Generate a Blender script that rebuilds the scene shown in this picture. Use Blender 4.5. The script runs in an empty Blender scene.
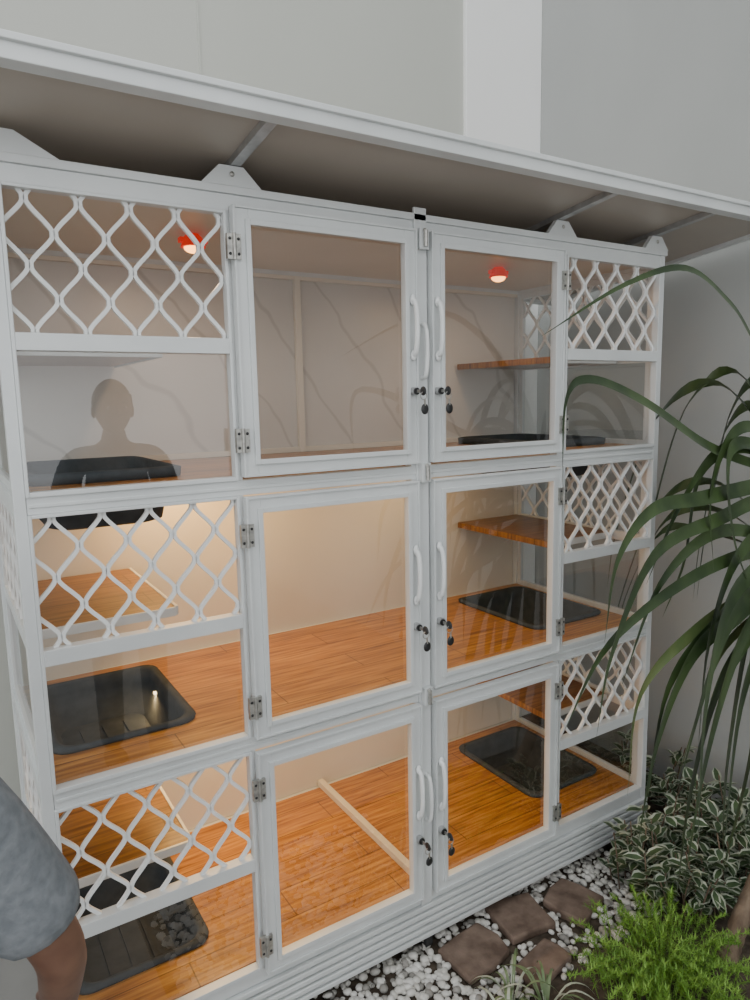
import bpy, math, random
import numpy as np
from mathutils import Vector, Matrix
random.seed(7)
sc = bpy.context.scene

# ------------------------------------------------------------------ camera solve
L0 = 0.19
CORR = [(.48,3,236,207),(1.0,3,424,230),(1.52,3,563,247),(2.0,3,665,262),
        (0,2,14,505),(.48,2,246,485),(1.0,2,424,470),(1.52,2,560,457),(2.0,2,658,446),
        (0,1,44,808),(.48,1,258,746),(1.0,1,428,696),(1.52,1,558,657),(2.0,1,650,631),
        (.48,0,270,966),(1.0,0,430,893),(1.52,0,557,836),(2.0,0,643,792)]
def rot(yaw, pitch, roll):
    return np.array(Matrix.Rotation(-yaw,3,'Z') @ Matrix.Rotation(math.pi/2-pitch,3,'X') @ Matrix.Rotation(roll,3,'Z'))
def proj(p,P):
    q = rot(p[3],p[4],p[5]).T @ (np.array(P)-np.array(p[:3]))
    return 375+p[6]*q[0]/(-q[2]), 500-p[6]*q[1]/(-q[2])
def resid(p):
    out=[]
    for X,k,u,v in CORR:
        a,b=proj(p,[X,0,L0+k*p[7]]); out += [a-u,b-v]
    return np.array(out)
p = np.array([-.34,-1.53,1.645,.647,.161,0.0,788.,.6]); lam=1e-2
r = resid(p)
for it in range(80):
    J = np.zeros((len(r),8))
    for i in range(8):
        d = np.zeros(8); d[i]=1e-5*max(1,abs(p[i])); J[:,i]=(resid(p+d)-r)/d[i]
    A = J.T@J
    dp = -np.linalg.solve(A+lam*np.diag(np.diag(A)), J.T@r)
    r2 = resid(p+dp)
    if r2@r2 < r@r: p=p+dp; r=r2; lam*=.4
    else: lam*=4
cam = bpy.data.objects.new("camera", bpy.data.cameras.new("camera"))
sc.collection.objects.link(cam)
cam.matrix_world = Matrix.Translation(Vector(p[:3])) @ Matrix(rot(p[3],p[4],p[5])).to_4x4()
cam.data.sensor_fit='VERTICAL'; cam.data.sensor_height=36; cam.data.lens=float(p[6])*36/1000
cam.data.clip_start=.02
sc.camera = cam
h = float(p[7])
L = [L0+k*h for k in range(4)]
ZT = L[3]

# ------------------------------------------------------------------ materials
def mat(name, col, rough=.5, metal=0, spec=.5):
    m = bpy.data.materials.new(name); m.use_nodes=True
    b = m.node_tree.nodes['Principled BSDF']
    b.inputs['Base Color'].default_value=(*col,1); b.inputs['Roughness'].default_value=rough
    b.inputs['Metallic'].default_value=metal; b.inputs['Specular IOR Level'].default_value=spec
    return m
def nd(m,t,**k):
    n = m.node_tree.nodes.new(t)
    for a,b in k.items(): setattr(n,a,b)
    return n
def lk(m,a,b): m.node_tree.links.new(a,b)
def noisy(name, c1, c2, scale=(5,5,5), rough=.5, detail=6, bump=0, lo=.35, hi=.65, metal=0, spec=.5):
    m = mat(name,c1,rough,metal,spec); b=m.node_tree.nodes['Principled BSDF']
    tc=nd(m,'ShaderNodeTexCoord'); mp=nd(m,'ShaderNodeMapping'); mp.inputs['Scale'].default_value=scale
    nz=nd(m,'ShaderNodeTexNoise'); nz.inputs['Scale'].default_value=1; nz.inputs['Detail'].default_value=detail
    cr=nd(m,'ShaderNodeValToRGB'); cr.color_ramp.elements[0].position=lo; cr.color_ramp.elements[1].position=hi
    cr.color_ramp.elements[0].color=(*c1,1); cr.color_ramp.elements[1].color=(*c2,1)
    lk(m,tc.outputs['Object'],mp.inputs[0]); lk(m,mp.outputs[0],nz.inputs['Vector']); lk(m,nz.outputs[0],cr.inputs[0])
    lk(m,cr.outputs[0],b.inputs['Base Color'])
    if bump:
        bp=nd(m,'ShaderNodeBump'); bp.inputs['Strength'].default_value=bump; bp.inputs['Distance'].default_value=.01
        lk(m,nz.outputs[0],bp.inputs['Height']); lk(m,bp.outputs[0],b.inputs['Normal'])
    return m
M_white = noisy("silver_white_aluminium",(.66,.68,.68),(.72,.74,.735),(6,6,6),.30,metal=.1)
M_mesh  = noisy("white_mesh_paint",(.80,.81,.80),(.86,.87,.86),(20,20,20),.4)
M_cream = noisy("cream_panel",(.72,.66,.56),(.76,.70,.60),(3,3,3),.4)
M_roofu = noisy("roof_underside",(.42,.365,.31),(.49,.43,.37),(1.5,1.5,1.5),.35)
M_alu   = noisy("aluminium",(.45,.45,.45),(.6,.6,.6),(30,30,30),.35,metal=.8)
M_steel = noisy("hinge_steel",(.35,.34,.32),(.55,.54,.5),(90,90,90),.35,metal=.7)
M_black = noisy("black_plastic",(.012,.012,.013),(.03,.03,.03),(40,40,40),.3)
M_tray  = noisy("tray_plastic",(.042,.050,.057),(.060,.068,.076),(25,25,25),.75,spec=.2)
M_rubber= noisy("rubber",(.02,.02,.02),(.04,.04,.04),(30,30,30),.7)
def emis(name,col,s,base=None):
    m=mat(name,base or col); b=m.node_tree.nodes['Principled BSDF']
    b.inputs['Emission Color'].default_value=(*col,1); b.inputs['Emission Strength'].default_value=s
    return m
M_red   = emis("red_lamp_plastic",(1,.04,.01),.28,(.75,.03,.015))
M_bulb=emis("bulb_glow",(1,.42,.12),5); M_led=emis("led_glow",(1,.75,.42),5)
def marble():
    m=noisy("marble_panel",(.60,.57,.53),(.67,.64,.60),(2,2,2),.35); b=m.node_tree.nodes['Principled BSDF']
    tc=nd(m,'ShaderNodeTexCoord'); mp=nd(m,'ShaderNodeMapping'); mp.inputs['Rotation'].default_value=(.0,.7,.3)
    wv=nd(m,'ShaderNodeTexWave'); wv.inputs['Scale'].default_value=1.4; wv.inputs['Distortion'].default_value=7; wv.inputs['Detail'].default_value=4; wv.inputs['Detail Scale'].default_value=.8
    cr=nd(m,'ShaderNodeValToRGB'); cr.color_ramp.elements[0].position=0; cr.color_ramp.elements[0].color=(.78,.77,.76,1)
    cr.color_ramp.elements[1].position=.012; cr.color_ramp.elements[1].color=(1,1,1,1)
    mx=nd(m,'ShaderNodeMixRGB',blend_type='MULTIPLY'); mx.inputs[0].default_value=.8
    old=b.inputs['Base Color'].links[0].from_socket
    lk(m,tc.outputs['Object'],mp.inputs[0]); lk(m,mp.outputs[0],wv.inputs['Vector']); lk(m,wv.outputs['Fac'],cr.inputs[0])
    lk(m,old,mx.inputs[1]); lk(m,cr.outputs[0],mx.inputs[2]); lk(m,mx.outputs[0],b.inputs['Base Color'])
    return m
M_marble=marble()
def wood(name,k=1.0):
    m=mat(name,(.5,.22,.06),.28); b=m.node_tree.nodes['Principled BSDF']
    tc=nd(m,'ShaderNodeTexCoord')
    mp=nd(m,'ShaderNodeMapping'); mp.inputs['Scale'].default_value=(6,85,5)
    nz=nd(m,'ShaderNodeTexNoise'); nz.inputs['Scale'].default_value=1; nz.inputs['Detail'].default_value=5
    cr=nd(m,'ShaderNodeValToRGB'); e=cr.color_ramp.elements
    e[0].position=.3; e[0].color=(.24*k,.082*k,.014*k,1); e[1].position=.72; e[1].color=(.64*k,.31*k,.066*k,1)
    x=e.new(.5); x.color=(.46*k,.190*k,.036*k,1)
    lk(m,tc.outputs['Object'],mp.inputs[0]); lk(m,mp.outputs[0],nz.inputs['Vector']); lk(m,nz.outputs[0],cr.inputs[0])
    br=nd(m,'ShaderNodeTexBrick'); br.inputs['Scale'].default_value=1; br.inputs['Brick Width'].default_value=.62
    br.inputs['Row Height'].default_value=.118; br.inputs['Mortar Size'].default_value=.0018
    br.inputs['Color1'].default_value=(1,1,1,1); br.inputs['Color2'].default_value=(.88,.87,.86,1); br.inputs['Mortar'].default_value=(.42,.37,.32,1)
    lk(m,tc.outputs['Object'],br.inputs['Vector'])
    mx=nd(m,'ShaderNodeMixRGB',blend_type='MULTIPLY'); mx.inputs[0].default_value=1
    lk(m,cr.outputs[0],mx.inputs[1]); lk(m,br.outputs['Color'],mx.inputs[2]); lk(m,mx.outputs[0],b.inputs['Base Color'])
    return m
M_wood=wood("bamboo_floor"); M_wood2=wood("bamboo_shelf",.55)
def glass():
    m=bpy.data.materials.new("window_glass"); m.use_nodes=True; nt=m.node_tree; nt.nodes.clear()
    o=nt.nodes.new('ShaderNodeOutputMaterial'); t=nt.nodes.new('ShaderNodeBsdfTransparent'); t.inputs[0].default_value=(.96,.97,.96,1)
    g=nt.nodes.new('ShaderNodeBsdfGlossy'); g.inputs['Roughness'].default_value=.0
    lw=nt.nodes.new('ShaderNodeLayerWeight'); lw.inputs[0].default_value=.5
    pw=nt.nodes.new('ShaderNodeMath'); pw.operation='POWER'; pw.inputs[1].default_value=5
    ma=nt.nodes.new('ShaderNodeMath'); ma.operation='MULTIPLY_ADD'; ma.inputs[1].default_value=.88; ma.inputs[2].default_value=.11
    mx=nt.nodes.new('ShaderNodeMixShader')
    L_=nt.links.new
    L_(lw.outputs['Facing'],pw.inputs[0]); L_(pw.outputs[0],ma.inputs[0]); L_(ma.outputs[0],mx.inputs[0])
    L_(t.outputs[0],mx.inputs[1]); L_(g.outputs[0],mx.inputs[2]); L_(mx.outputs[0],o.inputs[0])
    return m
M_glass=glass()
M_wall = noisy("painted_wall",(.50,.51,.465),(.56,.57,.525),(.7,.7,.35),.8,8,.15,.3,.7)
M_wallw= noisy("white_wall_strip",(.84,.84,.82),(.9,.9,.89),(1,1,1),.8)
M_wallg= noisy("grey_shaded_wall",(.37,.38,.37),(.46,.47,.455),(.9,.9,.5),.85,9,.3,.3,.7)  # grey kept darker to stand in for the weaker light on this wall
M_conc = noisy("bounce_concrete",(.22,.215,.205),(.30,.29,.275),(3,3,3),.8,8,.2)
M_soil = noisy("soil",(.045,.032,.022),(.11,.085,.06),(30,30,30),.95,8,.8)
M_paver= noisy("flat_stone",(.12,.08,.058),(.24,.17,.13),(16,16,16),.9,8,.8)
M_pebw = noisy("pebble_white",(.55,.53,.48),(.76,.74,.70),(25,25,25),.6)
M_pebg = noisy("pebble_grey",(.22,.21,.19),(.36,.34,.31),(25,25,25),.6)
M_bark = noisy("bark",(.11,.075,.05),(.22,.16,.11),(30,30,12),.9,8,.8)
M_leaf = noisy("strap_leaf",(.020,.038,.013),(.055,.09,.030),(12,12,5),.32)
M_leafl= noisy("strap_leaf_light",(.08,.12,.04),(.15,.18,.065),(12,12,5),.4)
M_fern = noisy("fern_leaf",(.12,.26,.03),(.24,.42,.07),(20,20,20),.5)
M_vgreen=noisy("variegated_green",(.035,.065,.028),(.07,.115,.045),(30,30,30),.45)
M_vcream=noisy("variegated_cream",(.34,.38,.29),(.48,.51,.41),(30,30,30),.45)
M_spider=noisy("spider_green",(.10,.16,.06),(.22,.28,.14),(20,20,20),.45)
M_skin = noisy("skin",(.16,.078,.05),(.21,.108,.068),(25,25,25),.5)
M_shirt= noisy("grey_tshirt",(.15,.165,.18),(.21,.225,.24),(60,60,60),.9,6,.25)
M_trous= noisy("dark_trousers",(.03,.033,.045),(.05,.055,.07),(60,60,60),.9)
M_hair = noisy("black_hair",(.008,.007,.006),(.02,.018,.015),(90,90,90),.5)
M_shoe = noisy("shoe",(.05,.05,.05),(.08,.08,.08),(40,40,40),.6)
M_eye  = noisy("eye",(.6,.6,.58),(.7,.7,.68),(40,40,40),.3)
M_lip  = noisy("lip",(.25,.09,.07),(.3,.11,.09),(40,40,40),.5)

# ------------------------------------------------------------------ builder
def empty(name, loc=(0,0,0)):
    e=bpy.data.objects.new(name,None); e.location=loc; e.empty_display_size=.1; sc.collection.objects.link(e); return e
class MB:
    def __init__(s,name,mats,parent=None):
        s.n=name; s.m=mats if isinstance(mats,list) else [mats]; s.p=parent; s.v=[]; s.f=[]; s.i=[]; s.sm=[]
    def add(s,v,f,mi=0,smooth=False):
        o=len(s.v); s.v+= [tuple(x) for x in v]; s.f+=[tuple(o+a for a in q) for q in f]; s.i+=[mi]*len(f); s.sm+=[smooth]*len(f)
    def box(s,x0,x1,y0,y1,z0,z1,mi=0):
        s.add([(x0,y0,z0),(x1,y0,z0),(x1,y1,z0),(x0,y1,z0),(x0,y0,z1),(x1,y0,z1),(x1,y1,z1),(x0,y1,z1)],
              [(0,3,2,1),(4,5,6,7),(0,1,5,4),(1,2,6,5),(2,3,7,6),(3,0,4,7)],mi)
    def tube(s,pts,r,seg=8,mi=0,ref=(0.123,.3,1)):
        pts=[Vector(a) for a in pts]; n=len(pts)
        rr = r if isinstance(r,(list,tuple)) else [r]*n
        v=[]; f=[]; ref=Vector(ref)
        for i,pt in enumerate(pts):
            t=(pts[min(i+1,n-1)]-pts[max(i-1,0)]).normalized()
            a=t.cross(ref)
            if a.length<1e-4: a=t.cross(Vector((1,0,0)))
            a.normalize(); b=t.cross(a).normalized()
            for k in range(seg):
                w=2*math.pi*k/seg; v.append(pt+(a*math.cos(w)+b*math.sin(w))*rr[i])
        for i in range(n-1):
            for k in range(seg):
                k2=(k+1)%seg; f.append((i*seg+k,i*seg+k2,(i+1)*seg+k2,(i+1)*seg+k))
        s.add(v,f,mi,True)
        s.add(v[:seg],[tuple(range(seg))[::-1]],mi); s.add(v[-seg:],[tuple(range(seg))],mi)
    def ell(s,c,r,mi=0,nu=16,nv=10,fn=None):
        v=[];f=[]
        for j in range(nv+1):
            th=math.pi*j/nv
            for i in range(nu):
                ph=2*math.pi*i/nu
                q=Vector((math.sin(th)*math.cos(ph),math.sin(th)*math.sin(ph),math.cos(th)))
                if fn: q=fn(q)
                v.append((c[0]+q.x*r[0],c[1]+q.y*r[1],c[2]+q.z*r[2]))
        for j in range(nv):
            for i in range(nu):
                i2=(i+1)%nu; f.append((j*nu+i,(j+1)*nu+i,(j+1)*nu+i2,j*nu+i2))
        s.add(v,f,mi,True)
    def done(s,bevel=0):
        me=bpy.data.meshes.new(s.n); me.from_pydata(s.v,[],s.f); 
        for m in s.m: me.materials.append(m)
        me.polygons.foreach_set('material_index',s.i); me.polygons.foreach_set('use_smooth',s.sm); me.update()
        o=bpy.data.objects.new(s.n,me); sc.collection.objects.link(o)
        if s.p: o.parent=s.p
        if bevel:
            b=o.modifiers.new('bevel','BEVEL'); b.width=bevel; b.segments=2; b.limit_method='ANGLE'
        return o
def crom(P,n=8):
    P=[Vector(a) for a in P]; Q=[P[0]*2-P[1]]+P+[P[-1]*2-P[-2]]; out=[]
    for i in range(1,len(Q)-2):
        a,b,c,d=Q[i-1],Q[i],Q[i+1],Q[i+2]
        for k in range(n):
            t=k/n; out.append(.5*((2*b)+(c-a)*t+(2*a-5*b+4*c-d)*t*t+(3*b-a-3*c+d)*t**3))
    out.append(P[-1]); return out

# ------------------------------------------------------------------ room
g=MB("ground",M_soil); g.box(-6,7,-8,6,-.1,0); g.done()
g=MB("bounce_floor",M_conc); g.box(-6,.28,-8,1.0,0,.012); g.box(.28,2.42,-8,-.78,0,.012); g.done(.003)  # pale concrete added on the camera side to bounce light under the roof
w=MB("wall_back",M_wall); w.box(-6,1.97,1.02,1.2,0,6); w.done()
w=MB("wall_strip",M_wallw); w.box(1.97,2.42,1.0,1.2,0,6); w.done(.004)  # whiter, slightly raised strip at the end of the back wall
w=MB("wall_right",M_wallg); w.box(2.42,2.6,-5,1.2,0,6); w.done()
t=MB("trim_1",M_wall); t.box(.78,.786,1.016,1.02,0,6); t.done()

# ------------------------------------------------------------------ cabinet
CAB=empty("pet_cage_cabinet")
W=2.0; D=.70; PW=.017
fr=MB("aluminium_frame",M_white,CAB)
for x,xx in ((-.006,PW),(W-.026,W)):
    fr.box(x,xx,0,.03,L0-.03,ZT+.03); fr.box(x,xx,D-.03,D,L0-.03,ZT+.03)
fr.box(.462,.475,0.002,.03,L0-.02,ZT+.02); fr.box(1.505,1.530,0.002,.03,L0-.02,ZT+.02)
fr.box(.954,1.018,.002,.03,L0-.02,ZT+.02)
fr.box(.967,1.006,-.006,.002,L0-.02,ZT+.05)
for k in range(4):
    z=L[k]; a=.018
    fr.box(PW+.0005,W-.0265,.001,.03,z-a,z+a)
    for x,xx in ((-.005,PW-.001),(W-.025,W-.001)): fr.box(x,xx,.03,D-.03,z-a,z+a)
    fr.box(PW,W-.026,D-.03,D-.001,z-a,z+a)
    if 0<k<3: fr.box(PW+.004,W-.03,-.0025,.001,z-.004,z+.004)
fr.box(-.010,W+.004,-.006,.03,ZT+.018,ZT+.035)
fr.box(-.010,.02,.03,D,ZT+.018,ZT+.035); fr.box(W-.03,W+.004,.03,D,ZT+.018,ZT+.035)
fr.done(.0015)

def strands(mb,s0,s1,z0,z1,place,P=.126,p=.0490,hw=.0042,d=.009,ph=0.0):
    n=int((s1-s0)/p)+2; A=p/2-.0034
    for i in range(-1,n):
        c=s0+p*(i+.35); sg=1 if i%2 else -1; pts=[]
        N=int((z1-z0)/P*24)
        for j in range(N+1):
            z=z0+(z1-z0)*j/N; q=((z-z0)/P+ph)%1; tri=4*abs(q-.5)-1
            f=max(-1,min(1,1.24*tri)); f=f*(1.16-.16*f*f)
            pts.append((c+sg*A*f,z))
        run=[]
        def flush(run):
            if len(run)<2: return
            v=[];f=[]
            for j,(s,z) in enumerate(run):
                a=run[max(j-1,0)]; b=run[min(j+1,len(run)-1)]
                tx,tz=b[0]-a[0],b[1]-a[1]; l=math.hypot(tx,tz) or 1; nx,nz=tz/l,-tx/l
                for sg2,dd in ((1,0),(-1,0),(-1,d),(1,d)): v.append(place(s+nx*hw*sg2,dd,z+nz*hw*sg2))
            for j in range(len(run)-1):
                for k in range(4):
                    k2=(k+1)%4; f.append((j*4+k,j*4+k2,j*4+4+k2,j*4+4+k))
            mb.add(v,f)
        for q in pts:
            if s0<=q[0]<=s1: run.append(q)
            else: flush(run); run=[]
        flush(run)
front=lambda s,d,z:(s,.008+d,z)
def side(x): return lambda s,d,z:(x+d,s,z)

gl=MB("glass_panes",M_glass,CAB)
def pane(x0,x1,z0,z1,y=.014): gl.add([(x0,y,z0),(x1,y,z0),(x1,y,z1),(x0,y,z1)],[(0,1,2,3)])
def panex(x,y0,y1,z0,z1): gl.add([(x,y0,z0),(x,y1,z0),(x,y1,z1),(x,y0,z1)],[(0,1,2,3)])
ms=MB("expanded_mesh",M_mesh,CAB); pf=MB("panel_frames",M_white,CAB); sf=MB("side_frames",M_white,CAB)
for k in range(3):
    z0,z1=L[k]+.018,L[k+1]-.018; zm=(L[k]+L[k+1])/2+(.006 if k==2 else 0)
    for (a,b) in ((PW,.462),(1.530,W-.026)):
        e=.007
        pf.box(a,a+e,-.006,.02,z0,z1); pf.box(b-e,b,-.006,.02,z0,z1)
        pf.box(a+e,b-e,-.006,.02,z0,z0+.010); pf.box(a+e,b-e,-.006,.02,z1-e,z1)
        pf.box(a+e,b-e,-.008,.022,zm-.017,zm+.017)
        strands(ms,a+e-.004,b-e+.004,zm+.015,z1-e+.003,front,ph=.2+.13*k)
        pane(a+e,b-e,z0+.010,zm-.017)
    for x in (.002,W-.020):
        sf.box(x,x+.016,.03,.05,z0,z1); sf.box(x,x+.016,D-.05,D-.03,z0,z1)
        sf.box(x,x+.016,.05,D-.05,zm-.017,zm+.017); sf.box(x,x+.016,.05,D-.05,z0,z0+.02); sf.box(x,x+.016,.05,D-.05,z1-.02,z1)
        strands(ms,.047,D-.047,zm+.015,z1-.017,side(x+.004),ph=.3)
        panex(x+.008,.05,D-.05,z0+.02,zm-.017)
pf.done(.0012); sf.done(.0012); ms.done()

bp=MB("back_panel",[M_marble,M_cream],CAB); bp.box(.0301,W-.0301,D-.012,D-.004,L[2]+.02,ZT-.018,0); bp.box(.0301,W-.0301,D-.012,D-.004,L0+.02,L[2]-.007,1); bp.done()
ce=MB("ceiling_panels",M_cream,CAB); fl=MB("floor_boards",M_wood,CAB)
TX=((.052,.372),(1.60,1.925)); TY=(.17,.60)
def floorpiece(mb,z0,z1):
    y0,y1=.03,D-.03
    xs=[.022,TX[0][0],TX[0][1],TX[1][0],TX[1][1],W-.028]
    mb.box(xs[0],xs[1],y0,y1,z0,z1); mb.box(xs[2],xs[3],y0,y1,z0,z1); mb.box(xs[4],xs[5],y0,y1,z0,z1)
    for a,b in TX: mb.box(a,b,y0,TY[0],z0,z1); mb.box(a,b,TY[1],y1,z0,z1)
for k in range(3):
    floorpiece(fl,L[k]+.004,L[k]+.022)
    floorpiece(ce,L[k]-.006,L[k]+.003)
ce.box(.022,W-.028,.03,D-.03,ZT-.004,ZT+.012)
ce.done(); fl.done()
st=MB("divider_strips",M_cream,CAB)
st.box(.980,1.002,.035,D-.015,L[0]+.022,L[0]+.045)
st.box(.950,.972,D-.03,D-.013,L[2]+.022,ZT-.02); st.box(.03,W-.03,D-.028,D-.013,ZT-.03,ZT-.01)
st.box(.03,W-.03,D-.024,D-.013,L[2]+.022,L[2]+.04)
st.done(.001)
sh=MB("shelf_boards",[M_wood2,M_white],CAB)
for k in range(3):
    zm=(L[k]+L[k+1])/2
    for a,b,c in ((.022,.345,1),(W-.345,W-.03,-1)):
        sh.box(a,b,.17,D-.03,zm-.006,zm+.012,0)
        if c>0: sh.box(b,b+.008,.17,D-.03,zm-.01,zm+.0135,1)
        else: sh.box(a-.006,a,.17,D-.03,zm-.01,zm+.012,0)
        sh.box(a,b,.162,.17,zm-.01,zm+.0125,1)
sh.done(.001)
def rring(cx,cy,hx,hy,r,z,n=5):
    v=[]
    for sx,sy,a0 in ((1,1,0),(-1,1,90),(-1,-1,180),(1,-1,270)):
        for i in range(n+1):
            a=math.radians(a0+90*i/n); v.append((cx+sx*(hx-r)+r*math.cos(a),cy+sy*(hy-r)+r*math.sin(a),z))
    return v
for k in range(3):
    for ti,(a,b) in enumerate(TX):
        tr=MB("litter_tray",M_tray,CAB); z=L[k]+.022
        cx,cy=(a+b)/2,(TY[0]+TY[1])/2; hx,hy=(b-a)/2,(TY[1]-TY[0])/2
        up=.022 if k==2 else .008
        prof=[(.014,-.0,z),(.016,0,z+up),(.0,0,z+up+.004),(-.008,0,z+up),(-.012,0,z-.02),(-.028,0,z-.105),(-.045,0,z-.112)]
        rings=[rring(cx,cy,hx+o,hy+o,.045,zz) for o,_,zz in prof]
        n=len(rings[0]); v=[q for r_ in rings for q in r_]; f=[]
        for i in range(len(rings)-1):
            for j in range(n):
                j2=(j+1)%n; f.append((i*n+j,i*n+j2,(i+1)*n+j2,(i+1)*n+j))
        tr.add(v,f,0,True); tr.add(rings[-1],[tuple(range(n))])
        for rx in (-.06,0,.06): tr.box(cx+rx-.006,cx+rx+.006,cy-hy*.6,cy+hy*.6,z-.113,z-.108)
        o=tr.done(); sm=o.modifiers.new('solid','SOLIDIFY'); sm.thickness=.002

ZD=[(L[0]+.014,L[1]-.020),(L[1]+.018,L[2]-.020),(L[2]+.026,L[3]-.008)]
def door(x0,x1,k,hinge_left):
    z0,z1=ZD[k]
    d=MB("cage_door",[M_white,M_black,M_steel,M_alu],CAB); s=.037; y0,y1=-.02,.0
    d.box(x0,x0+s,y0,y1,z0,z1); d.box(x1-s,x1,y0,y1,z0,z1)
    d.box(x0+s,x1-s,y0,y1,z0,z0+s); d.box(x0+s,x1-s,y0,y1,z1-s,z1)
    for a,b,c,e in ((x0,x0+.006,z0,z1),(x1-.006,x1,z0,z1),(x0+.006,x1-.006,z0,z0+.006),(x0+.006,x1-.006,z1-.006,z1)):
        d.box(a,b,y0-.005,y0,c,e)
    q=s-.009
    for a,b,c,e in ((x0+q,x0+s+.003,z0+q,z1-q),(x1-s-.003,x1-q,z0+q,z1-q),(x0+s+.003,x1-s-.003,z0+q,z0+s+.003),(x0+s+.003,x1-s-.003,z1-s-.003,z1-q)):
        d.box(a,b,y0-.007,y0+.002,c,e)
    d.done(.001)
    pane(x0+s,x1-s,z0+s,z1-s,-.008)
    hw=MB("door_hardware",[M_mesh,M_black,M_steel,M_alu],CAB)
    xs = x1-.017 if hinge_left else x0+.017
    zc=(L[k]+L[k+1])/2+(.062 if k==2 else .040)
    P=crom([(xs,-.02,zc-.070),(xs,-.036,zc-.062),(xs,-.043,zc-.03),(xs,-.044,zc),(xs,-.043,zc+.03),(xs,-.036,zc+.062),(xs,-.02,zc+.070)],5)
    hw.tube(P,[.0068]*len(P),10,0)
    for s_ in (-1,1): hw.ell((xs,-.026,zc+s_*.070),(.009,.006,.014),0,12,8)
    zl=(L[k]+L[k+1])/2-(.100 if k==2 else .104)
    hw.tube([(xs,-.018,zl),(xs,-.036,zl)],.011,16,3); hw.tube([(xs,-.036,zl),(xs,-.040,zl)],.009,16,1)
    hw.box(xs-.0015,xs+.0015,-.058,-.04,zl-.004,zl+.004,2)
    hw.ell((xs,-.066,zl),(.004,.013,.012),1,12,8)
    hw.tube([(xs+.010*math.cos(a),-.068,zl-.012-.010*math.sin(a)) for a in [i*math.pi/6 for i in range(13)]],.0012,6,2)
    hw.box(xs+.002,xs+.005,-.07,-.066,zl-.040,zl-.02,2); hw.ell((xs+.004,-.067,zl-.046),(.012,.004,.014),1,12,8)
    xh = x0-.001 if hinge_left else x1+.001
    for zz in (z0+.085,z1-.090):
        hw.box(xh-.016,xh+.016,-.028,-.018,zz-.027,zz+.027,2)
        hw.tube([(xh,-.030,zz-.028),(xh,-.030,zz+.028)],.004,8,2)
        for dx in (-.010,.010):
            for dz in (-.016,.016): hw.ell((xh+dx,-.029,zz+dz),(.0035,.002,.0035),1,8,6)
    hw.done()
for k in range(3):
    door(.470,.964,k,True); door(1.010,1.506,k,False)
gl.done()
ct=MB("centre_latches",[M_white,M_steel,M_mesh],CAB)
XC=.9865
for zz in (ZT-.03,L[2]-.0,L[1]-.0):
    ct.box(XC-.015,XC+.015,-.024,-.006,zz-.026,zz+.026,0); ct.tube([(XC,-.03,zz-.02),(XC,-.03,zz+.02)],.006,10,1)
    ct.ell((XC,-.026,zz+.02),(.006,.004,.006),1,8,6)
for k in (0,2):
    zc=(L[k]+L[k+1])/2+.005
    P=crom([(XC,-.004,zc-.07),(XC,-.026,zc-.060),(XC,-.032,zc),(XC,-.026,zc+.060),(XC,-.004,zc+.07)],6)
    ct.tube(P,.0060,10,2)
ct.done(.001)
bs=MB("base_skirt",M_white,CAB)
zb,zt=.055,L0-.018
bs.box(-.003,W,.004,.03,zb,zt); bs.box(-.003,.03,.03,D,zb,zt); bs.box(W-.03,W,.03,D,zb,zt); bs.box(.03,W-.03,D-.03,D,zb,zt)
n=5; st_=(zt-zb)/n
for i in range(n): bs.box(-.006,W+.004,-.010,.004,zb+i*st_+.004,zb+(i+1)*st_-.004)
bs.done(.003)
ca=MB("caster_wheels",[M_rubber,M_steel],CAB)
for x in (.12,1.0,1.88):
    for y in (.03,.62):
        ca.tube([(x-.011,y,.028),(x+.011,y,.028)],.028,18,0)
        ca.tube([(x-.013,y,.028),(x+.013,y,.028)],.008,10,1)
        ca.box(x-.017,x-.013,y-.014,y+.014,.028,.056,1); ca.box(x+.013,x+.017,y-.014,y+.014,.028,.056,1); ca.box(x-.02,x+.02,y-.02,y+.02,.052,.058,1)
ca.done()

la=MB("heat_lamps",[M_red,M_bulb],CAB)
for x in (.485,1.53):
    y=.30; z=ZT-.006
    la.tube([(x,y,z),(x,y,z-.008),(x,y,z-.032)],[.016,.024,.032],18,0)
    la.box(x-.036,x+.036,y-.010,y+.010,z-.022,z-.010,0)
    la.ell((x,y,z-.033),(.024,.024,.014),1,16,8)
la.done()
def alight(nm,loc,sx,sy,pw,col,rot_=(0,0,0)):
    l=bpy.data.lights.new(nm,'AREA'); l.shape='RECTANGLE'; l.size=sx; l.size_y=sy; l.energy=pw; l.color=col
    o=bpy.data.objects.new(nm,l); o.location=loc; o.rotation_euler=rot_; sc.collection.objects.link(o); o.parent=CAB; return o
le=MB("led_bars",M_led,CAB)
for k,pw in ((0,3.3),(1,2.8)):
    z=L[k+1]-.008
    le.box(.35,.95,.47,.482,z-.006,z); le.box(1.15,1.55,.47,.482,z-.006,z)
    alight("led_light",(.62,.476,z-.009),.6,.012,pw,(1,.64,.28)); alight("led_light",(1.35,.476,z-.009),.4,.012,pw*.45,(1,.68,.34))
    alight("led_light",(.45,.61,z-.010),.34,.04,1.3,(1,.58,.17))
le.done()
for x in (.485,1.53):
    alight("heat_lamp_light",(x,.30,ZT-.062),.05,.05,.9,(1,.66,.38))

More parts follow.
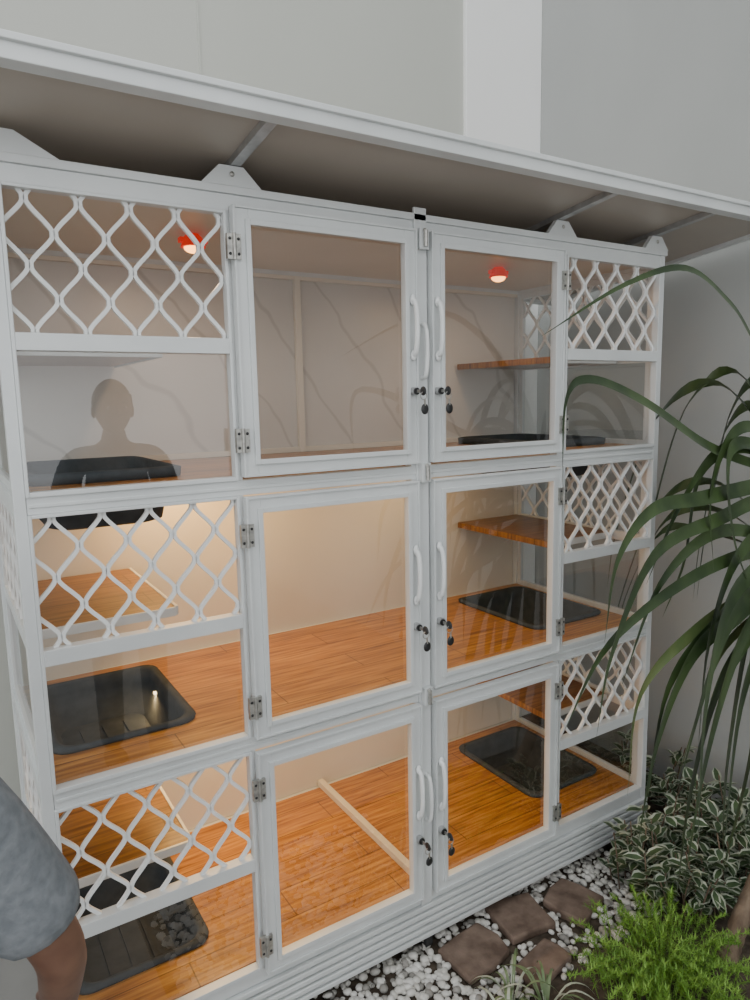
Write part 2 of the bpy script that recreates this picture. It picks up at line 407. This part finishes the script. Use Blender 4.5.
# roof awning
RF=empty("roof_awning")
xl,xr=-.32,2.36; yf,yb=-.235,.85
zr=lambda y: ZT+.090-(y)*.12
def slab(mb,x0,x1,y0,y1,o0,o1,mi=0):
    v=[]
    for o in (o0,o1):
        for x,y in ((x0,y0),(x1,y0),(x1,y1),(x0,y1)): v.append((x,y,zr(y)+o))
    mb.add(v,[(0,3,2,1),(4,5,6,7),(0,1,5,4),(1,2,6,5),(2,3,7,6),(3,0,4,7)],mi)
rf=MB("roof_panel",M_roofu,RF); slab(rf,xl+.02,xr-.02,yf+.02,yb-.02,0.004,.018); rf.done()
rr=MB("roof_edge_rails",M_white,RF)
slab(rr,xl,xr,yf,yf+.03,-.014,.026); slab(rr,xl-.003,xr+.003,yf-.008,yf+.03,.012,.024)
slab(rr,xl,xr,yb-.03,yb,-.01,.024); slab(rr,xl,xl+.03,yf+.03,yb-.03,-.008,.024); slab(rr,xr-.03,xr,yf+.03,yb-.03,-.008,.024)
rr.done(.0015)
rb=MB("roof_ribs",M_alu,RF)
for x in (.49,1.50,1.95): slab(rb,x-.012,x+.012,yf+.03,yb-.03,-.012,.004)
rb.done(.001)
br=MB("roof_brackets",[M_white,M_steel],RF)
for x,w_ in ((.0,.13),(.48,.07),(1.51,.06),(1.95,.06)):
    zz=ZT+.035; top=zr(0)-.013
    v=[(x-w_,-.004,zz),(x+w_,-.004,zz),(x+w_*.4,-.004,top),(x-w_*.4,-.004,top),(x-w_,.012,zz),(x+w_,.012,zz),(x+w_*.4,.012,top),(x-w_*.4,.012,top)]
    br.add(v,[(0,1,2,3),(4,7,6,5),(0,4,5,1),(1,5,6,2),(2,6,7,3),(3,7,4,0)])
    br.ell((x,-.006,top-.018),(.006,.003,.006),1,10,6)
    br.box(x-.02,x+.02,.66,.675,zz,zr(.66)-.01)
br.done(.001)

# ------------------------------------------------------------------ ground cover
pv=MB("flat_stepping_stones",M_paver)
random.seed(3)
stones=[(1.10,-.09,.095,.075,.1),(1.31,-.06,.085,.08,-.15),(1.24,-.23,.085,.05,.2),(1.50,-.10,.075,.08,.3)]
for cx,cy,hx,hy,an in stones:
    z=.024+random.random()*.006; ca_,sa=math.cos(an),math.sin(an); P=[]
    for ux,uy in ((-1,-1),(0,-1.08),(1,-1),(1.06,0),(1,1),(0,1.05),(-1,1),(-1.05,0)):
        x=hx*ux*random.uniform(.86,1.02); y=hy*uy*random.uniform(.86,1.02); P.append((cx+x*ca_-y*sa,cy+x*sa+y*ca_))
    v=[(a,b,0) for a,b in P]+[(a,b,z) for a,b in P]
    pv.add(v,[tuple(range(7,-1,-1)),tuple(range(8,16))]+[(i,(i+1)%8,(i+1)%8+8,i+8) for i in range(8)])
pv.done(.007)
def pebble(mb,c,r,mi):
    rx,ry,rz=r*random.uniform(.8,1.3),r*random.uniform(.7,1.1),r*random.uniform(.5,.75); a=random.random()*3
    ca_,sa=math.cos(a),math.sin(a); v=[];f=[]; nu,nv=8,6
    for j in range(nv+1):
        th=math.pi*j/nv
        for i in range(nu):
            ph=2*math.pi*i/nu; x=rx*math.sin(th)*math.cos(ph); y=ry*math.sin(th)*math.sin(ph); z=rz*math.cos(th)
            v.append((c[0]+x*ca_-y*sa,c[1]+x*sa+y*ca_,c[2]+z))
    for j in range(nv):
        for i in range(nu):
            i2=(i+1)%nu; f.append((j*nu+i,(j+1)*nu+i,(j+1)*nu+i2,j*nu+i2))
    mb.add(v,f,mi,True)
pb=MB("pebble_bed",[M_pebw,M_pebg])
for i in range(5200):
    x=random.uniform(.32,1.80); y=random.uniform(-.72,.12)
    inside=False
    for cx,cy,hx,hy,an in stones:
        dx,dy=x-cx,y-cy; u=dx*math.cos(an)+dy*math.sin(an); w_=-dx*math.sin(an)+dy*math.cos(an)
        if abs(u)<hx and abs(w_)<hy: inside=True
    if inside: continue
    if x>1.2 and y<-.30: continue
    if x>.98 and y<-.28 and random.random()<.75: continue
    if 1.0<x<1.6 and random.random()<.3: continue
    r=random.uniform(.006,.0145)
    pebble(pb,(x,y,r*.45+random.random()*.008),r,0 if random.random()<.75 else 1)
pb.done()

def strap(mb,P,w,mi=0,n=7,fold=.25,side_=None):
    C=crom(P,n); N=len(C); v=[];f=[]
    for i,c in enumerate(C):
        t=(C[min(i+1,N-1)]-C[max(i-1,0)]).normalized(); s=i/(N-1)
        ww=w*min(1,.45+s*2.2)*max(.02,(1-s**2.6))
        b=t.cross(Vector(side_ or (0.25,-.9,.35)));  b = b if b.length>.05 else Vector((1,0,0)); b.normalize(); nn=b.cross(t).normalized()
        v+= [c-b*ww+nn*ww*fold, c, c+b*ww+nn*ww*fold]
    for i in range(N-1):
        a=i*3; f+=[(a,a+1,a+4,a+3),(a+1,a+2,a+5,a+4)]
    mb.add(v,f,mi,True)
PL=empty("dracaena_plant")
tk=MB("trunk",M_bark,PL)
T=crom([(1.72,-.50,-.01),(1.78,-.50,.09),(1.90,-.50,.26),(1.96,-.5,.6),(1.95,-.5,1.0),(1.92,-.5,1.42)],8)
tk.tube(T,[.028-.010*i/len(T)+.002*(i%2) for i in range(len(T))],12); tk.done()
lv=MB("leaves",[M_leaf,M_leafl],PL)
cr1=(1.92,-.5,1.42); DX,DZ=.085,.05
def Lf(pts,w,mi=0,y0=-.5,y1=-.46,start=cr1):
    n=len(pts); P=[start]+[(a+DX,y0+(y1-y0)*(i+1)/n,b+DZ) for i,(a,b) in enumerate(pts)]
    strap(lv,P,w*1.15,mi)
Lf([(1.74,1.6),(1.60,1.75),(1.51,1.83),(1.34,1.90),(1.13,1.85),(.88,1.73)],.012,0)
Lf([(1.70,1.40),(1.446,1.47),(1.20,1.585),(1.02,1.64),(.95,1.60),(.95,1.42)],.014,0)
Lf([(1.70,1.36),(1.41,1.345),(1.21,1.335),(1.09,1.23),(1.055,1.04)],.018,0,y1=-.5)
Lf([(1.68,1.46),(1.50,1.45),(1.37,1.31),(1.28,1.13)],.014,0,y1=-.44)
Lf([(1.60,1.47),(1.49,1.44),(1.53,1.22),(1.66,1.02)],.016,0,y1=-.52)
Lf([(1.60,1.46),(1.45,1.4),(1.43,1.17),(1.38,1.02)],.015,0,y1=-.42)
Lf([(1.66,1.50),(1.52,1.50),(1.44,1.36),(1.47,1.15)],.015,0,y1=-.5)
cr2=(1.96,-.5,1.15)
Lf([(1.75,1.12),(1.54,1.0),(1.34,.85),(1.28,.50)],.022,0,start=cr2)
Lf([(1.75,1.04),(1.59,.90),(1.47,.61),(1.40,.25)],.024,0,start=cr2,y1=-.5)
Lf([(1.77,1.0),(1.72,.62),(1.58,.38)],.024,0,start=cr2,y1=-.55)
Lf([(1.79,.95),(1.74,.5),(1.67,.17)],.028,0,start=cr2,y1=-.45)
Lf([(1.76,1.17),(1.42,1.14),(1.11,1.02),(.97,.83)],.016,0,start=cr2)
Lf([(1.76,1.06),(1.47,.98),(1.27,.84),(1.26,.55)],.018,1,start=cr2,y1=-.42)
Lf([(1.74,1.2),(1.5,1.24),(1.3,1.13),(1.18,.88)],.017,0,start=cr2,y1=-.45)
Lf([(1.78,.98),(1.62,.86),(1.50,.5)],.016,1,start=cr2,y1=-.40)
Lf([(1.74,.98),(1.60,.74),(1.55,.3)],.024,0,start=cr2,y1=-.52)
Lf([(1.76,1.12),(1.66,.95),(1.60,.55),(1.62,.25)],.024,0,start=cr2,y1=-.48)
Lf([(1.70,1.14),(1.50,1.06),(1.40,.80),(1.38,.42)],.022,0,start=cr2,y1=-.55)
Lf([(1.78,1.05),(1.70,.80),(1.66,.45)],.022,1,start=cr2,y1=-.58)
Lf([(1.72,1.22),(1.56,1.16),(1.46,.95),(1.44,.66)],.018,0,start=cr2,y1=-.50)
Lf([(1.60,1.0),(1.42,.92),(1.30,.70),(1.25,.40)],.020,0,start=cr2,y1=-.46)
Lf([(1.64,.92),(1.52,.78),(1.44,.50),(1.42,.20)],.022,0,start=cr2,y1=-.47)
Lf([(1.72,1.30),(1.48,1.28),(1.24,1.22),(1.10,1.00),(1.06,.80)],.017,0,start=cr2,y1=-.48)
Lf([(1.70,1.08),(1.55,1.02),(1.44,.86),(1.33,.60)],.024,0,start=cr2,y1=-.52)
random.seed(11)
for i in range(24):
    a=random.uniform(-1.9,1.75); ln=random.uniform(.5,.85); up=random.uniform(.05,.3); c=Vector(cr1 if i%2 else cr2)
    dx,dy=math.cos(a),math.sin(a)
    if dx<.15: dx=.15+abs(dx)*.4
    lx=min(ln*.5,.36)
    P=[c,c+Vector((dx*lx*.35,dy*ln*.3,up)),c+Vector((dx*lx*.8,dy*ln*.6,up*.6)),c+Vector((dx*lx*1.1,dy*ln*.8,-.25)),c+Vector((dx*lx*1.15,dy*ln*.85,-.5))]
    strap(lv,P,random.uniform(.014,.02),0)
lv.done()

VS=MB("variegated_shrub",[M_vgreen,M_vcream,M_bark])
random.seed(5)
def vleaf(mb,c,d,l,w):
    d=Vector(d).normalized(); s=d.cross(Vector((random.uniform(-.4,.4),random.uniform(-.4,.4),1))).normalized(); n=s.cross(d)
    c=Vector(c); m1=c+d*l*.35; m2=c+d*l*.7; tip=c+d*l-n*l*.12
    v=[c,m1,m2,tip, m1+s*w*.62,m1-s*w*.62,m2+s*w*.5,m2-s*w*.5, m1+s*w+n*w*.2,m1-s*w+n*w*.2,m2+s*w*.85+n*w*.15,m2-s*w*.85+n*w*.15]
    mb.add(v,[(0,1,4),(0,5,1),(1,2,6,4),(1,5,7,2),(2,3,6),(2,7,3)],0,True)
    mb.add(v,[(0,4,8),(0,9,5),(4,6,10,8),(5,9,11,7),(6,3,10),(7,11,3)],1,True)
for i in range(135):
    bx=random.uniform(1.68,2.33); by=random.uniform(-.40,.35)
    if bx<2.09 and by>-.10: by=random.uniform(-.40,-.12)
    hh=random.uniform(.08,.27); tx=bx+random.uniform(-.05,.05); ty=by+random.uniform(-.05,.05)
    if bx<2.12: ty=min(ty,-.10)
    VS.tube([(bx,by,0),((bx+tx)/2,(by+ty)/2,hh*.6),(tx,ty,hh)],.0025,5,2)
    for j in range(10):
        s=random.uniform(.35,1.0); a=random.random()*6.28; e=random.uniform(-.2,.8)
        vleaf(VS,(bx+(tx-bx)*s,by+(ty-by)*s,hh*s),(math.cos(a),math.sin(a),e),random.uniform(.045,.075),random.uniform(.012,.019))
VS.done()
AF=MB("asparagus_fern",M_fern)
for i in range(190):
    a=random.random()*6.28; rr_=random.uniform(0,.17); bx=1.45+rr_*math.cos(a)*1.15; by=-.47+rr_*math.sin(a)
    hh=random.uniform(.07,.17); tx,ty=bx+.09*math.cos(a),by+.08*math.sin(a)
    P=crom([(bx,by,0),((bx*2+tx)/3,(by*2+ty)/3,hh*.8),(tx,ty,hh*.85)],6); AF.tube(P,.0012,4)
    for q in P[3:]:
        for k in range(9):
            b=random.random()*6.28; d=Vector((math.cos(b),math.sin(b),random.uniform(-.2,.9))).normalized()*random.uniform(.012,.024)
            s=d.cross(Vector((.3,.2,1))).normalized()*.0017
            AF.add([q-s,q+s,q+d],[(0,1,2)])
AF.done()
SP=MB("spider_plant",[M_spider,M_vcream])
for cx,cy in ((1.06,-.29),(1.12,-.36),(.98,-.36),(1.04,-.42)):
    for i in range(24):
        a=random.random()*6.28; ln=random.uniform(.08,.15); c=Vector((cx,cy,.01))
        P=[c,c+Vector((math.cos(a)*ln*.4,math.sin(a)*ln*.4,ln*.6)),c+Vector((math.cos(a)*ln*.8,math.sin(a)*ln*.8,ln*.55)),c+Vector((math.cos(a)*ln*1.1,math.sin(a)*ln*1.1,ln*.2))]
        strap(SP,P,.0042,0 if i%3 else 1,4,side_=(.1,.1,1))
SP.done()

# ------------------------------------------------------------------ people
def skinmesh(name,V,E,roots,m,parent,sub=2):
    me=bpy.data.meshes.new(name); me.from_pydata([a[:3] for a in V],E,[]); o=bpy.data.objects.new(name,me); sc.collection.objects.link(o); o.parent=parent
    me.materials.append(m)
    s=o.modifiers.new('skin','SKIN'); s.use_smooth_shade=True
    for i,a in enumerate(V):
        sv=me.skin_vertices[0].data[i]; sv.radius=(a[3],a[4] if len(a)>4 else a[3]); sv.use_root=(i in roots)
    ss=o.modifiers.new('sub','SUBSURF'); ss.levels=sub; ss.render_levels=sub
    return o
def person(name,loc,H,rotz,elbR,wriR,elbL,wriL,slv=.066,sl=.80):
    P=empty(name,loc); P.scale=(H/1.7,)*3; P.rotation_euler=(0,0,rotz)
    shR=(.175,0,1.39); shL=(-.175,0,1.39)
    V=[(0,0,.93,.115,.09),(0,0,1.08,.11,.085),(0,0,1.26,.125,.095),(0,0,1.39,.085,.075),(0,.0,1.46,.05),(0,.01,1.55,.052),
       (*shR,.05),(*elbR,.038),(*wriR,.027),(*shL,.05),(*elbL,.036),(*wriL,.025),
       (.09,0,.86,.08),(.10,.01,.48,.052),(.10,-.01,.09,.035),(-.09,0,.86,.08),(-.10,.01,.48,.052),(-.10,-.01,.09,.035)]
    E=[(0,1),(1,2),(2,3),(3,4),(4,5),(3,6),(6,7),(7,8),(3,9),(9,10),(10,11),(0,12),(12,13),(13,14),(0,15),(15,16),(16,17)]
    skinmesh("body",V,E,{0},M_skin,P)
    def mid(a,b,t): return tuple(a[i]+(b[i]-a[i])*t for i in range(3))
    V=[(0,0,.88,.15,.12),(0,0,1.06,.14,.11),(0,0,1.26,.155,.12),(0,0,1.385,.105,.09),(0,0,1.445,.062),
       (*shR,.068),(*mid(shR,elbR,.4),.066),(*mid(shR,elbR,sl),slv),(*shL,.068),(*mid(shL,elbL,.4),.066),(*mid(shL,elbL,sl),slv)]
    skinmesh("tshirt",V,[(0,1),(1,2),(2,3),(3,4),(3,5),(5,6),(6,7),(3,8),(8,9),(9,10)],{0},M_shirt,P)
    V=[(0,0,.93,.13,.11),(.09,0,.84,.092),(.10,.01,.48,.068),(.10,-.01,.07,.055),(-.09,0,.84,.092),(-.10,.01,.48,.068),(-.10,-.01,.07,.055)]
    skinmesh("trousers",V,[(0,1),(1,2),(2,3),(0,4),(4,5),(5,6)],{0},M_trous,P)
    hd=MB("head",[M_skin,M_hair,M_eye,M_lip],P)
    def jaw(q):
        q=q.copy()
        if q.z<0: q.x*=1-.28*(-q.z)**1.3; q.y*=1-.12*(-q.z); 
        return q
    c=(0,.015,1.60); hd.ell(c,(.077,.097,.118),0,24,18,jaw)
    def hair(q):
        q=q.copy()
        if q.y>.3: q.z=max(q.z,.42)
        else: q.z=max(q.z,-.35)
        return q
    hd.ell((0,.008,1.612),(.083,.101,.115),1,24,18,hair)
    hd.tube([(0,.108,1.61),(0,.120,1.585),(0,.127,1.572)],[.007,.011,.013],10,0)
    for s in (-1,1):
        hd.ell((s*.03,.098,1.605),(.012,.008,.007),2,10,8); hd.ell((s*.03,.104,1.605),(.005,.004,.005),1,8,6)
        hd.ell((s*.03,.103,1.625),(.018,.005,.004),1,8,6); hd.ell((s*.079,.012,1.59),(.01,.02,.03),0,10,8)
    hd.ell((0,.100,1.545),(.022,.008,.006),3,12,6)
    hd.done()
    for wr,el,s in ((wriR,elbR,1),(wriL,elbL,-1)):
        d=(Vector(wr)-Vector(el)).normalized(); w0=Vector(wr)
        up=Vector((0,1,0))-d*d.y
        if up.length<.3: up=Vector((0,0,1))-d*d.z
        up.normalize(); nrm=d.cross(up).normalized()
        V=[];E=[];roots=set()
        def chain(pts):
            b=len(V); roots.add(b)
            for i,(q,r) in enumerate(pts):
                V.append((q.x,q.y,q.z,r)); 
                if i: E.append((b+i-1,b+i))
        chain([(w0-d*.01,.024),(w0+d*.03,.03),(w0+d*.075,.032)])
        cur=nrm*(-s)
        for i,(o,l) in enumerate(((.030,.068),(.011,.078),(-.010,.072),(-.029,.056))):
            b=w0+d*.075+up*o
            chain([(b,.0095),(b+d*l*.45+cur*.006,.009),(b+d*l*.78+cur*.018,.008),(b+d*l+cur*.034,.0068)])
        b=w0+d*.025+up*.022
        chain([(b,.012),(b+up*.028+d*.022+cur*.01,.011),(b+up*.038+d*.055+cur*.018,.0085)])
        skinmesh("hand",V,E,roots,M_skin,P,2)
    sh_=MB("shoes",M_shoe,P)
    for s in (-1,1): sh_.ell((s*.10,.05,.045),(.048,.135,.045),0,16,10,lambda q: Vector((q.x,q.y,max(q.z,-.95))))
    sh_.done()
    return P
person("boy",(-.306,-.68,.012),1.515,0,(.290,.02,1.09),(.285,.15,.89),(-.25,-.01,1.10),(-.26,.14,.90),.072,.86)
person("man",(.54,-1.66,.012),1.73,0,(.25,-.02,1.10),(.24,.12,.88),(-.25,-.02,1.10),(-.24,.12,.88))

# ------------------------------------------------------------------ world
wd=bpy.data.worlds.new("overcast_sky"); sc.world=wd; wd.use_nodes=True
bg=wd.node_tree.nodes['Background']; bg.inputs[0].default_value=(.955,.98,1.0,1); bg.inputs[1].default_value=1.75
